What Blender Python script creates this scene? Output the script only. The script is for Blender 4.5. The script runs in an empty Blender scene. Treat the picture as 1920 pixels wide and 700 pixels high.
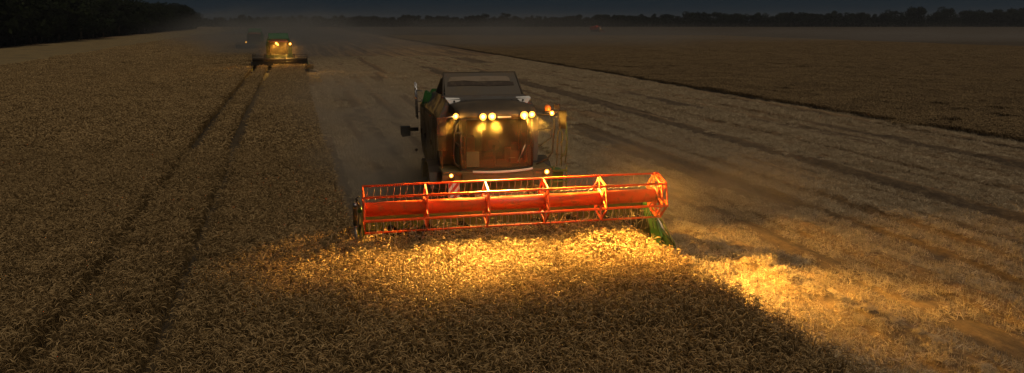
import bpy, bmesh, math, random
import numpy as np
from mathutils import Vector, Matrix
R = math.radians
random.seed(7); rng = np.random.default_rng(7)
S = bpy.context.scene
COL = S.collection
CAMZ = 5.8
TH = R(15.2)                                   # direction of the crop rows, turned from the view axis
def W(u, v):                                   # field coordinates (across, along the rows) -> world x, y
    return u*np.cos(TH)-v*np.sin(TH), u*np.sin(TH)+v*np.cos(TH)

# ------------------------------------------------------------------ materials
def mat(name, col, rough=.6, metal=0., dust=0., dcol=(.23,.17,.10), nscale=2.5, emit=None, estr=0., bump=0., coat=0.):
    m = bpy.data.materials.new(name); m.use_nodes = True
    nt = m.node_tree; b = nt.nodes['Principled BSDF']; L = nt.links
    b.inputs['Roughness'].default_value = rough; b.inputs['Metallic'].default_value = metal
    b.inputs['Coat Weight'].default_value = coat
    b.inputs['Base Color'].default_value = (*col, 1)
    tc = nt.nodes.new('ShaderNodeTexCoord')
    if dust > 0:
        n = nt.nodes.new('ShaderNodeTexNoise'); n.inputs['Scale'].default_value = nscale
        n.inputs['Detail'].default_value = 7; n.inputs['Roughness'].default_value = .65
        L.new(tc.outputs['Object'], n.inputs['Vector'])
        r = nt.nodes.new('ShaderNodeMapRange'); L.new(n.outputs['Fac'], r.inputs['Value'])
        r.inputs['From Min'].default_value = .72-dust*.5; r.inputs['From Max'].default_value = .80-dust*.2
        mx = nt.nodes.new('ShaderNodeMix'); mx.data_type = 'RGBA'
        mx.inputs['A'].default_value = (*col, 1); mx.inputs['B'].default_value = (*dcol, 1)
        L.new(r.outputs['Result'], mx.inputs['Factor']); L.new(mx.outputs['Result'], b.inputs['Base Color'])
        r2 = nt.nodes.new('ShaderNodeMapRange'); L.new(r.outputs['Result'], r2.inputs['Value'])
        r2.inputs['To Min'].default_value = rough; r2.inputs['To Max'].default_value = .9
        L.new(r2.outputs['Result'], b.inputs['Roughness'])
    if bump > 0:
        n2 = nt.nodes.new('ShaderNodeTexNoise'); n2.inputs['Scale'].default_value = 14
        n2.inputs['Detail'].default_value = 5
        L.new(tc.outputs['Object'], n2.inputs['Vector'])
        bp = nt.nodes.new('ShaderNodeBump'); bp.inputs['Strength'].default_value = bump; bp.inputs['Distance'].default_value = .02
        L.new(n2.outputs['Fac'], bp.inputs['Height']); L.new(bp.outputs['Normal'], b.inputs['Normal'])
    if emit:
        b.inputs['Emission Color'].default_value = (*emit, 1); b.inputs['Emission Strength'].default_value = estr
    return m

M = {}
M['reel_red'] = mat('reel_red', (.74,.085,.010), .45, 0, .38, (.34,.14,.045), 5, coat=.12)
M['reel_edge'] = mat('reel_edge', (.72,.085,.012), .5, 0, .35, (.33,.13,.045), 9)
M['light_paint'] = mat('light_paint', (.10,.095,.088), .5, 0, .55, (.085,.062,.04), 1.6)
M['tank_paint'] = mat('tank_paint', (.055,.042,.028), .65, 0, .5, (.10,.075,.045), 1.3)
M['green_paint'] = mat('green_paint', (.013,.075,.012), .42, 0, .35, (.09,.08,.03), 4, coat=.2)
M['deck_paint'] = mat('deck_paint', (.12,.10,.05), .55, 0, .5, (.12,.09,.04), 3)
M['header_paint'] = mat('header_paint', (.12,.14,.018), .55, 0, .5, (.17,.13,.03), 5)
M['yellow_paint'] = mat('yellow_paint', (.70,.55,.02), .45, 0, .3, (.35,.25,.06), 5)
M['dark_metal'] = mat('dark_metal', (.035,.03,.028), .5, .4, .3, (.10,.075,.045), 4)
M['steel'] = mat('steel', (.32,.32,.33), .35, .9, .3, (.2,.16,.1), 6)
M['tine_steel'] = mat('tine_steel', (.34,.30,.28), .4, .3)
M['rubber'] = mat('rubber', (.018,.017,.016), .85, 0, .3, (.08,.06,.035), 5, bump=.4)
M['rim'] = mat('rim', (.45,.40,.30), .5, 0, .4)
M['cab_dark'] = mat('cab_dark', (.025,.018,.012), .7, 0, .3, (.06,.042,.022), 6)
M['rust_paint'] = mat('rust_paint', (.14,.04,.015), .6, 0, .3, (.22,.12,.05), 5)
M['cloth'] = mat('cloth', (.30,.40,.36), .9, 0, .2)
M['brown_cloth'] = mat('brown_cloth', (.10,.045,.02), .9, 0, .2)
M['canvas'] = mat('canvas', (.015,.014,.013), .9)
M['white_paint'] = mat('white_paint', (.72,.70,.66), .55, 0, .2)
M['sign_red'] = mat('sign_red', (.62,.03,.02), .5, 0, .12)
M['dull_brown'] = mat('dull_brown', (.030,.018,.011), .8, 0, .4, (.12,.09,.06), 3)
M['pale_canvas'] = mat('pale_canvas', (.17,.13,.09), .85, 0, .4, (.10,.075,.045), 4)
M['amber'] = mat('amber', (.55,.16,.03), .35)
M['red_paint'] = mat('red_paint', (.42,.05,.03), .5, 0, .4)
M['dim_green'] = mat('dim_green', (.010,.065,.020), .55, 0, .3, (.03,.035,.014), 3)
M['lens'] = mat('lens', (.9,.8,.6), .2, emit=(1,.52,.06), estr=7)
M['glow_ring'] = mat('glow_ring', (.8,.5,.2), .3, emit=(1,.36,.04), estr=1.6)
M['lens_low'] = mat('lens_low', (.9,.7,.4), .2, emit=(1,.50,.13), estr=9)
M['mirror'] = mat('mirror', (.5,.42,.3), .15, 1., .35)

def glass():
    m = bpy.data.materials.new('cab_glass'); m.use_nodes = True; nt = m.node_tree; nt.nodes.clear()
    o = nt.nodes.new('ShaderNodeOutputMaterial'); t = nt.nodes.new('ShaderNodeBsdfTransparent')
    t.inputs[0].default_value = (.46,.46,.38,1)
    g = nt.nodes.new('ShaderNodeBsdfGlossy'); g.inputs['Roughness'].default_value = .38
    d = nt.nodes.new('ShaderNodeBsdfDiffuse'); d.inputs[0].default_value = (.36,.27,.14,1)
    fr = nt.nodes.new('ShaderNodeFresnel'); n = nt.nodes.new('ShaderNodeTexNoise'); n.inputs['Scale'].default_value = 2.2
    n.inputs['Detail'].default_value = 6
    tc = nt.nodes.new('ShaderNodeTexCoord'); nt.links.new(tc.outputs['Object'], n.inputs['Vector'])
    mr = nt.nodes.new('ShaderNodeMapRange'); mr.inputs['From Min'].default_value = .35; mr.inputs['From Max'].default_value = .75
    mr.inputs['To Min'].default_value = .03; mr.inputs['To Max'].default_value = .22
    nt.links.new(n.outputs['Fac'], mr.inputs['Value'])
    a = nt.nodes.new('ShaderNodeMixShader'); b = nt.nodes.new('ShaderNodeMixShader')
    nt.links.new(mr.outputs['Result'], a.inputs[0]); nt.links.new(t.outputs[0], a.inputs[1]); nt.links.new(d.outputs[0], a.inputs[2])
    nt.links.new(fr.outputs[0], b.inputs[0]); nt.links.new(a.outputs[0], b.inputs[1]); nt.links.new(g.outputs[0], b.inputs[2])
    nt.links.new(b.outputs[0], o.inputs[0]); return m
M['glass'] = glass()

def straw_mat(name, c1, c2, c3, transl=.25, rough=.6):
    """dry plant matter: colour from a per-stalk tint attribute and a per-clump random value"""
    m = bpy.data.materials.new(name); m.use_nodes = True; nt = m.node_tree; L = nt.links
    b = nt.nodes['Principled BSDF']; b.inputs['Roughness'].default_value = rough
    at = nt.nodes.new('ShaderNodeAttribute'); at.attribute_name = 'tint'
    oi = nt.nodes.new('ShaderNodeObjectInfo')
    ad = nt.nodes.new('ShaderNodeMath'); ad.operation = 'MULTIPLY_ADD'; ad.inputs[1].default_value = .22; ad.inputs[2].default_value = -.11
    L.new(oi.outputs['Random'], ad.inputs[0])
    a2 = nt.nodes.new('ShaderNodeMath'); a2.operation = 'ADD'; L.new(ad.outputs[0], a2.inputs[0]); L.new(at.outputs['Fac'], a2.inputs[1])
    cr = nt.nodes.new('ShaderNodeValToRGB'); e = cr.color_ramp.elements
    e[0].position = 0; e[0].color = (*c1, 1); e[1].position = 1; e[1].color = (*c3, 1)
    k = e.new(.5); k.color = (*c2, 1)
    L.new(a2.outputs[0], cr.inputs[0]); L.new(cr.outputs[0], b.inputs['Base Color'])
    tr = nt.nodes.new('ShaderNodeBsdfTranslucent'); L.new(cr.outputs[0], tr.inputs[0])
    mx = nt.nodes.new('ShaderNodeMixShader'); mx.inputs[0].default_value = transl
    L.new(b.outputs[0], mx.inputs[1]); L.new(tr.outputs[0], mx.inputs[2])
    L.new(mx.outputs[0], nt.nodes['Material Output'].inputs[0]); return m
M['wheat'] = straw_mat('wheat_straw', (.060,.038,.013), (.27,.178,.070), (.62,.45,.22), .42)
M['dark_crop'] = straw_mat('dark_crop', (.055,.034,.015), (.19,.125,.056), (.42,.30,.145), .3)  # darker version of the wheat straw colours, for the right field
M['stubble'] = straw_mat('stubble_straw', (.15,.112,.068), (.42,.33,.205), (.66,.54,.36), .15)
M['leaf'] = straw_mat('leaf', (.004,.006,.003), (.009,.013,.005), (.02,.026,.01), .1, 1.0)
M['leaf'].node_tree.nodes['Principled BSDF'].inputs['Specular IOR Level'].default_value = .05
M['bark'] = mat('bark', (.05,.038,.028), .9, 0, .3, (.08,.06,.045), 3)

# ------------------------------------------------------------------ object helpers
def link(name, me, m=None, parent=None, loc=None):
    o = bpy.data.objects.new(name, me); COL.objects.link(o)
    if m: me.materials.append(M[m] if isinstance(m, str) else m)
    if parent: o.parent = parent
    if loc: o.location = loc
    return o
def tag(o, label=None, cat=None, group=None, kind=None):
    if label: o['label'] = label
    if cat: o['category'] = cat
    if group: o['group'] = group
    if kind: o['kind'] = kind
    return o
class G:
    """collects boxes, tubes, prisms, surfaces and builds them as one mesh object"""
    def __init__(s): s.bm = bmesh.new()
    def hull(s, vs, faces, smooth=False):
        v = [s.bm.verts.new(p) for p in vs]
        for f in faces:
            fc = s.bm.faces.new([v[i] for i in f]); fc.smooth = smooth
        return s
    def box(s, c, d, rz=0, rx=0, ry=0):
        mt = Matrix.Rotation(rz, 3, 'Z') @ Matrix.Rotation(ry, 3, 'Y') @ Matrix.Rotation(rx, 3, 'X')
        vs = [Vector(c) + mt @ Vector((x*d[0]/2, y*d[1]/2, z*d[2]/2)) for x in (-1,1) for y in (-1,1) for z in (-1,1)]
        return s.hull(vs, [(0,1,3,2),(4,6,7,5),(0,4,5,1),(2,3,7,6),(0,2,6,4),(1,5,7,3)])
    def tube(s, pts, r, n=8, cap=True):
        pts = [Vector(p) for p in pts]; rs = r if isinstance(r, (list, tuple)) else [r]*len(pts)
        rings = []; ref = None
        for i, p in enumerate(pts):
            t = (pts[min(i+1, len(pts)-1)] - pts[max(i-1, 0)]).normalized()
            if ref is None: ref = t.orthogonal().normalized()
            ref = (ref - t*ref.dot(t)).normalized(); b = t.cross(ref)
            rings.append([s.bm.verts.new(p + (ref*math.cos(a)+b*math.sin(a))*rs[i]) for a in [k*2*math.pi/n for k in range(n)]])
        for a, b in zip(rings, rings[1:]):
            for k in range(n):
                f = s.bm.faces.new((a[k], a[(k+1)%n], b[(k+1)%n], b[k])); f.smooth = n > 5
        if cap: s.bm.faces.new(rings[0][::-1]); s.bm.faces.new(rings[-1])
        return s
    def prism(s, poly, axis, a, b):
        """poly: 2D outline; axis 'x' -> (y,z), 'y' -> (x,z), 'z' -> (x,y)"""
        f = {'x': lambda q, t: (t, q[0], q[1]), 'y': lambda q, t: (q[0], t, q[1]), 'z': lambda q, t: (q[0], q[1], t)}[axis]
        n = len(poly); v = [s.bm.verts.new(f(q, a)) for q in poly] + [s.bm.verts.new(f(q, b)) for q in poly]
        s.bm.faces.new(v[:n][::-1]); s.bm.faces.new(v[n:])
        for k in range(n): s.bm.faces.new((v[k], v[(k+1)%n], v[n+(k+1)%n], v[n+k]))
        return s
    def lathe(s, prof, c, axis='x', n=32):
        """prof: (along axis, radius)"""
        rings = []
        for t, r in prof:
            ring = []
            for k in range(n):
                a = 2*math.pi*k/n; ca, sa = r*math.cos(a), r*math.sin(a)
                p = (t, ca, sa) if axis == 'x' else ((ca, t, sa) if axis == 'y' else (ca, sa, t))
                ring.append(s.bm.verts.new(Vector(c)+Vector(p)))
            rings.append(ring)
        for a, b in zip(rings, rings[1:]):
            for k in range(n):
                f = s.bm.faces.new((a[k], a[(k+1)%n], b[(k+1)%n], b[k])); f.smooth = True
        s.bm.faces.new(rings[0][::-1]); s.bm.faces.new(rings[-1]); return s
    def build(s, name, m, parent=None, bevel=0.):
        if bevel:
            es = [e for e in s.bm.edges if len(e.link_faces) == 2 and e.calc_face_angle(0) > .6]
            bmesh.ops.bevel(s.bm, geom=es, offset=bevel, segments=2, affect='EDGES', clamp_overlap=True)
        bmesh.ops.recalc_face_normals(s.bm, faces=s.bm.faces)
        me = bpy.data.meshes.new(name); s.bm.to_mesh(me); s.bm.free()
        return link(name, me, m, parent)

def spot(parent, loc, aim, power, cone=60, blend=.6, col=(1,.50,.075), r=.05):
    l = bpy.data.lights.new('lamp_light', 'SPOT'); l.energy = power; l.color = col
    l.spot_size = R(cone); l.spot_blend = blend; l.shadow_soft_size = r
    o = bpy.data.objects.new('lamp_light', l); COL.objects.link(o); o.parent = parent; o.location = loc
    d = Vector(aim) - Vector(loc); o.rotation_euler = d.to_track_quat('-Z', 'Y').to_euler(); return o

# ------------------------------------------------------------------ the combine harvester
# local frame: origin on the ground below the reel axis, +x image right, +y towards the machine's tail
def lamp(root, x, y, z, r, m='lens'):
    h = G().lathe([(-.005, r*1.4), (.02, r*1.4), (.09, r*.9), (.12, r*.4)], (x, y, z), 'y', 20).build('work_lamp', 'dark_metal', root)
    G().lathe([(-.012, r*.5), (-.012, r*.95), (-.008, r*1.32)], (x, y, z), 'y', 20).build('bloom_ring', 'glow_ring', h)  # added emissive ring, imitates the bloom around the lens
    G().lathe([(-.030, r*.30), (-.026, r*.55), (-.014, r*.72)], (x, y, z), 'y', 20).build('lens', m, h)

def wheel(root, x, y, r, w, side):
    n = 26; g = G()
    g.lathe([(-w/2, r*.62), (-w/2, r*.86), (-w*.36, r*.965), (0, r*.975), (w*.36, r*.965), (w/2, r*.86), (w/2, r*.62)], (x, y, r), 'x', 40)
    for k in range(n):                                   # tread lugs
        for s in (-1, 1):
            a = 2*math.pi*(k + (.5 if s > 0 else 0))/n
            c = Vector((x + s*w*.24, y + math.cos(a)*r*.985, r + math.sin(a)*r*.985))
            mt = Matrix.Rotation(a, 3, 'X') @ Matrix.Rotation(s*.5, 3, 'Y')
            vs = [c + mt @ Vector((px*w*.26, py*.035, pz*.035)) for px in (-1,1) for py in (-1,1) for pz in (-1,1)]
            g.hull(vs, [(0,1,3,2),(4,6,7,5),(0,4,5,1),(2,3,7,6),(0,2,6,4),(1,5,7,3)])
    t = g.build('wheel', 'rubber', root)
    g = G(); o = side
    g.lathe([(-o*w*.1, r*.05), (o*w*.12, r*.16), (o*w*.2, r*.22), (o*w*.16, r*.5), (o*w*.44, r*.6), (o*w*.5, r*.62), (o*w*.3, r*.61)], (x, y, r), 'x', 28)
    g.build('rim', 'rim', t)

def make_combine(pal, half=3.75, reel=True, near=True, lights=1.0, low=True, lampset=None):
    p = lambda k: pal.get(k, k)
    root = bpy.data.objects.new('combine_harvester', None); COL.objects.link(root)
    # ---- header
    h = G()
    h.prism([(1.02,.12),(1.10,.12),(1.10,1.02),(1.16,1.10),(1.10,1.18),(.98,1.16),(1.00,1.02)], 'x', -half, half)   # back wall and top beam
    h.prism([(-.30,.10),(-.28,.13),(.45,.16),(1.02,.16),(1.02,.10),(.4,.06)], 'x', -half, half)                     # table floor
    for k in range(9):
        x = -half + (k+.5)*2*half/9
        h.box((x, 1.13, .62), (.05, .06, .78))
    hd = h.build('header', p('header_paint'), root)
    g = G()
    g.lathe([(-half+.06,.06),(-half+.06,.19),(half-.06,.19),(half-.06,.06)], (0, .62, .48), 'x', 20)
    # spiral flighting, handed to both sides
    for sgn in (-1, 1):
        n = int(half*22); pr = None
        for k in range(n+1):
            x = sgn*(.55 + (half-.7)*k/n); a = sgn*k*2*math.pi/24
            i = g.bm.verts.new((x, .62+.19*math.cos(a), .48+.19*math.sin(a))); o = g.bm.verts.new((x, .62+.30*math.cos(a), .48+.30*math.sin(a)))
            if pr: g.bm.faces.new((pr[0], pr[1], o, i))
            pr = (i, o)
    g.build('auger', 'dark_metal', hd)
    g = G()
    g.box((0, -.33, .10), (2*half, .06, .02))
    for k in range(int(half*2/.15)):
        x = -half + .1 + k*.15
        g.hull([(x-.02,-.35,.09),(x+.02,-.35,.09),(x,-.47,.10),(x-.02,-.35,.115),(x+.02,-.35,.115)], [(0,2,1),(3,4,2),(0,3,2),(1,2,4),(0,1,4,3)])
    g.build('cutter_bar', 'steel', hd)
    # end plates and divider snouts
    for sx in (-1, 1):
        x = sx*(half+.05)
        ep = G().prism([(-.35,.08),(-.42,.34),(.15,.80),(.95,1.12),(1.16,1.12),(1.16,.08)], 'x', x-.03, x+.03).build('end_plate', p('green_paint') if sx > 0 else 'dark_metal', hd, .008)
        if sx > 0:
            g = G()
            g.hull([(x-.03,-.15,.12),(x+.12,-.15,.12),(x+.12,-.05,.50),(x-.03,-.05,.54),(x-.02,.55,.14),(x+.12,.55,.14),(x+.12,.55,.86),(x-.02,.55,.90),
                    (x+.10,-1.0,.18),(x+.13,-1.0,.18),(x+.13,-.97,.24),(x+.10,-.97,.24)],
                   [(0,3,7,4),(1,5,6,2),(3,2,6,7),(4,7,6,5),(0,8,11,3),(1,2,10,9),(3,11,10,2),(0,1,9,8),(8,9,10,11),(0,4,5,1)])
            g.build('divider', p('green_paint'), hd, .012)
            if near:
                G().hull([(x+.15,.0,.30),(x+.30,.12,.28),(x+.30,.62,.62),(x+.28,.72,.86),(x+.15,.60,.92),
                          (x+.15,.03,.27),(x+.30,.15,.25),(x+.30,.65,.59),(x+.28,.75,.83),(x+.15,.63,.89)],
                         [(0,1,2,3,4),(9,8,7,6,5),(0,5,6,1),(1,6,7,2),(2,7,8,3),(3,8,9,4),(4,9,5,0)]).build('guard_plate', 'white_paint', hd)
                G().tube([(x+.10,.50,.90),(x+.08,-.15,.68),(x+.11,-.95,.27)], [.035,.035,.02], 8).build('divider_rail', 'header_paint', hd)
        else:
            g = G()
            g.hull([(x-.10,-.10,.12),(x+.05,-.10,.12),(x+.05,-.05,.5),(x-.10,-.05,.5),(x-.08,.5,.14),(x+.03,.5,.14),(x+.03,.5,.8),(x-.08,.5,.8),
                    (x-.06,-.85,.14),(x-.03,-.85,.14),(x-.03,-.83,.2),(x-.06,-.83,.2)],
                   [(0,3,7,4),(1,5,6,2),(3,2,6,7),(4,7,6,5),(0,8,11,3),(1,2,10,9),(3,11,10,2),(0,1,9,8),(8,9,10,11),(0,4,5,1)])
            g.build('divider', p('yellow_paint'), hd, .01)
            if near:
                G().tube([(x-.13,.15,.95),(x-.13,.12,1.42),(x-.125,.02,1.50),(x-.12,-.05,1.44)], .055, 10).build('lift_cylinder', 'steel', hd)
                G().tube([(x-.13,.15,.95),(x-.12,-.02,.45)], [.035,.03], 8).build('divider_rod', 'steel', hd)
                G().tube([(x-.02,.1,1.30),(x+.02,.6,1.25),(x+.02,1.1,1.10)], .05, 8).build('reel_arm', p('green_paint'), hd)
                g = G()
                g.tube([(x-.02,.15,1.35),(x-.10,.05,1.62),(x-.02,-.05,1.70)], .014, 6); g.tube([(x,.2,1.3),(x-.06,.3,1.55),(x+.02,.4,1.35)], .014, 6)
                g.build('hydraulic_hose', 'dark_metal', hd)
            else:
                G().tube([(x-.05,-.1,.3),(x-.05,-.05,1.3)], .05, 6).build('divider_rod', 'dark_metal', hd)
    if near: G().tube([(half+.04,.12,1.30),(half+.02,.6,1.22),(half+.02,1.1,1.10)], .05, 8).build('reel_arm', p('green_paint'), hd)
    # ---- reel
    zc = 1.35; rr = .565; tilt = R(13)
    def hexp(k, rad=rr):
        a = math.pi/2 + tilt*-1 + k*math.pi/3      # measured from +y
        a = math.pi/2 - tilt + k*math.pi/3
        return (rad*math.cos(a), zc + rad*math.sin(a))
    rl = half - .03
    rt = G().lathe([(-rl,.10),(-rl,.172),(rl,.172),(rl,.10)], (0,0,zc), 'x', 36).build('reel', p('reel_red'), root)
    if near:
        for kx in range(1, 5):                         # flanges joining the tube lengths
            x = -rl + kx*2*rl/5
            G().lathe([(-.03,.17),(-.03,.205),(.03,.205),(.03,.17)], (x,0,zc), 'x', 30).build('tube_flange', p('reel_red'), rt)
    rest = G() if near else None
    for k in range(6):
        y, z = hexp(k)
        b = G().tube([(-rl-.02, y, z), (rl+.02, y, z)], .026, 8).build('reel_bar', p('reel_red'), rt)
        if not near: continue
        n = int(2*rl/.158)
        for j in range(n):
            x = -rl + .09 + j*(2*rl-.18)/(n-1); jt = random.uniform(-.02, .02)
            g = G() if k < 2 else rest
            if k == 1: g.tube([(x, y, z-.02), (x+.012, y+.06, z-.05), (x+.01+jt, y+.16, z-.09), (x+jt, y+.24, z-.11)], .0075, 4, False)
            else: g.tube([(x, y-.01, z-.02), (x+.015, y-.045, z-.02), (x+.02, y-.05, z-.10), (x+.01+jt, y-.025, z-.20), (x+jt, y+.005, z-.27)], .0075, 4, False)
            if k < 2: g.build('tine', 'tine_steel', b)
    if near: tag(rest.build('tine_rows', 'tine_steel', rt), kind='stuff')
    xs = [-rl + kx*2*rl/5 for kx in range(6)]
    for i, x in enumerate(xs):
        def frame(xx, th, wd=.05, spokes=True, inner=.15):
            g = G(); P6 = [hexp(k, rr+.012) for k in range(6)]; I6 = [hexp(k, rr-wd) for k in range(6)]
            for k in range(6):
                a, b_, c, d = P6[k], P6[(k+1)%6], I6[(k+1)%6], I6[k]
                vs = [(xx-th, *a), (xx-th, *b_), (xx-th, *c), (xx-th, *d), (xx+th, *a), (xx+th, *b_), (xx+th, *c), (xx+th, *d)]
                g.hull(vs, [(0,1,2,3),(7,6,5,4),(0,4,5,1),(2,6,7,3)])
                if spokes:
                    y0, z0 = hexp(k, inner); y1, z1 = hexp(k, rr-wd*.6)
                    n_ = Vector((0, -(z1-z0), y1-y0)).normalized()*.028
                    q = [Vector((xx-th, y0, z0)), Vector((xx-th, y1, z1))]
                    vs = [q[0]-n_*2.2, q[0]+n_*2.2, q[1]+n_, q[1]-n_]; vs += [v + Vector((2*th, 0, 0)) for v in vs]
                    g.hull(vs, [(0,1,2,3),(7,6,5,4),(0,4,5,1),(1,5,6,2),(2,6,7,3),(3,7,4,0)])
            g.lathe([(-th*1.5, inner), (-th*1.5, inner+.07), (th*1.5, inner+.07), (th*1.5, inner)], (xx, 0, zc), 'x', 20)
            return g
        frame(x, .014).build('reel_star', p('reel_edge'), rt)
        if i == 5 and near:
            frame(x+.13, .014, .06).build('reel_star', p('reel_edge'), rt)
            for k in range(6):
                y, z = hexp(k, rr); G().tube([(x, y, z), (x+.14, y, z)], .03, 8).build('crank_pin', p('reel_red'), rt)
    # ---- feeder house, chassis, axles
    G().hull([(-.75,1.15,.35),(.75,1.15,.35),(.75,1.15,1.0),(-.75,1.15,1.0),(-.62,3.3,1.05),(.62,3.3,1.05),(.62,3.3,1.85),(-.62,3.3,1.85)],
             [(0,1,2,3),(3,2,6,7),(0,4,5,1),(0,3,7,4),(1,5,6,2),(4,7,6,5)]).build('feeder_house', p('deck_paint'), root, .02)
    g = G(); g.box((0, 3.7, .95), (2.6, .35, .35)); g.box((0, 7.6, .75), (2.0, .22, .22))
    for s in (-1, 1): g.box((s*.62, 5.9, 1.05), (.16, 5.2, .3))
    g.hull([(-.8,3.4,1.0),(.8,3.4,1.0),(.8,9.0,1.2),(-.8,9.0,1.2),(-.8,3.4,1.9),(.8,3.4,1.9),(.8,9.0,1.9),(-.8,9.0,1.9)],
           [(0,3,2,1),(4,5,6,7),(0,1,5,4),(1,2,6,5),(2,3,7,6),(3,0,4,7)])
    g.build('chassis', 'dark_metal', root)
    for s in (-1, 1):
        wheel(root, s*1.38, 3.7, .86, .62, s); wheel(root, s*1.22, 7.7, .60, .42, s)
    # ---- body hull: side panels bulge slightly, shoulders slope in to the tank
    def hull_body():
        g = G(); st = [3.3, 4.4, 6.2, 7.6, 8.9, 9.35]
        sec = []
        for i, y in enumerate(st):
            k = [1, 1, 1, .98, .93, .84][i]; zt = [3.62, 3.66, 3.60, 3.40, 3.2, 3.0][i]; zb = [1.55,1.42,1.35,1.25,1.3,1.6][i]; zs = [3.05,3.1,3.1,3.05,2.95,2.8][i]
            w = 1.45*k; tw = 1.2*k
            sec.append([(-w*.96,y,zb),(-w,y,zb+.5),(-w,y,zs),(-w*.97,y,zs+.12),(-tw,y,zt),(tw,y,zt),(w*.97,y,zs+.12),(w,y,zs),(w,y,zb+.5),(w*.96,y,zb)])
        rows = [[g.bm.verts.new(q) for q in s_] for s_ in sec]
        for a, b in zip(rows, rows[1:]):
            for k in range(9): g.bm.faces.new((a[k], a[k+1], b[k+1], b[k]))
            g.bm.faces.new((a[9], a[0], b[0], b[9]))
        g.bm.faces.new(rows[0][::-1]); g.bm.faces.new(rows[-1]); return g
    hull_body().build('body', p('light_paint'), root, .035)
    # side doors proud of the hull with dark gaps, vents and handles
    for s in (-1, 1):
        for (y0, y1) in ((3.5,5.0),(5.06,6.5),(6.56,7.5)):
            g = G(); x = s*1.452
            g.prism([(y0,1.75),(y1,1.72),(y1,2.98),(y0,3.0)], 'x', x, x+s*.018)
            o = g.build('side_door', p('light_paint'), root, .006)
            G().box((x+s*.03, y1-.12, 2.2), (.03, .04, .16)).build('handle', 'dark_metal', o)
        g = G()
        for k in range(7): g.box((s*1.474, 7.0, 1.95+k*.12), (.012, .7, .03))
        g.build('vent', 'dark_metal', root)
    # green tail hood
    g = G().hull([(-1.25,7.9,3.15),(-1.05,7.9,3.55),(1.05,7.9,3.55),(1.25,7.9,3.15),(-1.1,9.3,2.7),(-.95,9.25,3.2),(.95,9.25,3.2),(1.1,9.3,2.7)],
             [(0,1,2,3),(7,6,5,4),(1,5,6,2),(0,4,5,1),(3,2,6,7),(0,3,7,4)]).build('tail_hood', p('green_paint'), root, .03)
    g = G()
    for k in range(5): g.hull([(-1.46,6.1+k*.34,3.02),(-1.43,6.1+k*.34+.1,3.02),(-1.30,6.1+k*.34+.14,3.52+.05*(k%2)),(-1.33,6.1+k*.34+.04,3.52+.05*(k%2)),
                              (-1.36,6.1+k*.34,3.02),(-1.33,6.1+k*.34+.1,3.02),(-1.20,6.1+k*.34+.14,3.50),(-1.23,6.1+k*.34+.04,3.50)],
                             [(0,1,2,3),(7,6,5,4),(0,4,5,1),(3,2,6,7),(0,3,7,4),(1,5,6,2)])
    g.box((-1.40, 6.9, 3.06), (.06, 1.6, .08)); g.build('green_cowl', p('green_paint'), root)
    # ---- grain tank with open flaps: the front flap stands up like a tent
    g = G()
    g.hull([(-1.12,4.15,3.60),(1.17,4.15,3.60),(1.08,4.75,4.26),(-1.08,4.75,4.26),(-1.12,4.19,3.58),(1.17,4.19,3.58),(1.08,4.79,4.24),(-1.08,4.79,4.24)],
           [(0,1,2,3),(7,6,5,4),(0,4,5,1),(1,5,6,2),(2,6,7,3),(3,7,4,0)])
    fl = g.build('tank_flap', p('tank_paint'), root)
    g = G()
    g.box((0, 4.80, 4.262), (2.2, .04, .05)); g.box((0, 4.15, 3.63), (2.46, .05, .05))
    for s in (-1, 1): g.tube([(s*1.2,4.15,3.62),(s*1.08,4.76,4.27)], .025, 6)
    g.build('flap_frame', p('tank_paint'), fl)
    if near:
        def band(pts, m, off):
            q = [(x, y-off*.74, 3.60+1.1*(y-4.15)+off*.67) for x, y in pts]; n_ = len(q)
            G().hull(q+[(x, y+.012, z-.011) for x, y, z in q], [tuple(range(n_)), tuple(range(2*n_-1, n_-1, -1))]+[(k,(k+1)%n_,n_+(k+1)%n_,n_+k) for k in range(n_)]).build('canvas_patch', m, fl)
        band([(-.98,4.53),(-.5,4.55),(-.1,4.52),(.5,4.53),(.88,4.52),(.87,4.60),(.80,4.645),(.2,4.66),(-.6,4.65),(-.9,4.64)], 'pale_canvas', .018)
        band([(-1.02,4.42),(-.3,4.43),(.2,4.41),(.98,4.42),(.97,4.50),(.5,4.515),(.0,4.50),(-.5,4.535),(-1.0,4.51)], 'dull_brown', .016)
    for s in (-1, 1):
        G().hull([(s*1.19,4.17,3.60),(s*1.19,5.9,3.56),(s*1.07,4.77,4.24),(s*1.17,4.17,3.60),(s*1.17,5.9,3.56),(s*1.05,4.77,4.24)],
                 [(0,1,2),(5,4,3),(0,3,4,1),(1,4,5,2),(2,5,3,0)]).build('tank_side_canvas', 'canvas', root)
    G().hull([(-1.2,5.9,3.56),(1.2,5.9,3.56),(1.05,5.6,4.05),(-1.05,5.6,4.05),(-1.2,5.93,3.56),(1.2,5.93,3.56),(1.05,5.63,4.05),(-1.05,5.63,4.05)],
           [(0,1,2,3),(7,6,5,4),(0,4,5,1),(1,5,6,2),(2,6,7,3),(3,7,4,0)]).build('tank_flap', p('tank_paint'), root)
    G().box((0, 4.05, 3.62), (2.5, .18, .05)).build('tank_lip', p('rust_paint'), root)
    if near:
        for s in (-1, 1):
            G().hull([(s*1.22,3.28,3.62),(s*.82,3.28,3.60),(s*1.05,3.25,3.40),(s*1.22,3.50,3.66),(s*.82,3.50,3.64),(s*1.05,3.32,3.40)],
                     [(0,1,2),(5,4,3),(0,3,4,1),(1,4,5,2),(2,5,3,0)]).build('corner_cover', 'white_paint', root)
        for k in range(7): G().lathe([(-.02,.018),(.0,.03),(.02,.018)], (-1.0+k*.33, 3.26, 3.57), 'y', 8).build('bolt', 'dark_metal', root)
    # ---- cab
    cx = -.05; cf = 2.02; cr = 3.28; zf = 1.88; zt = 3.27; hw = .99
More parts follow.
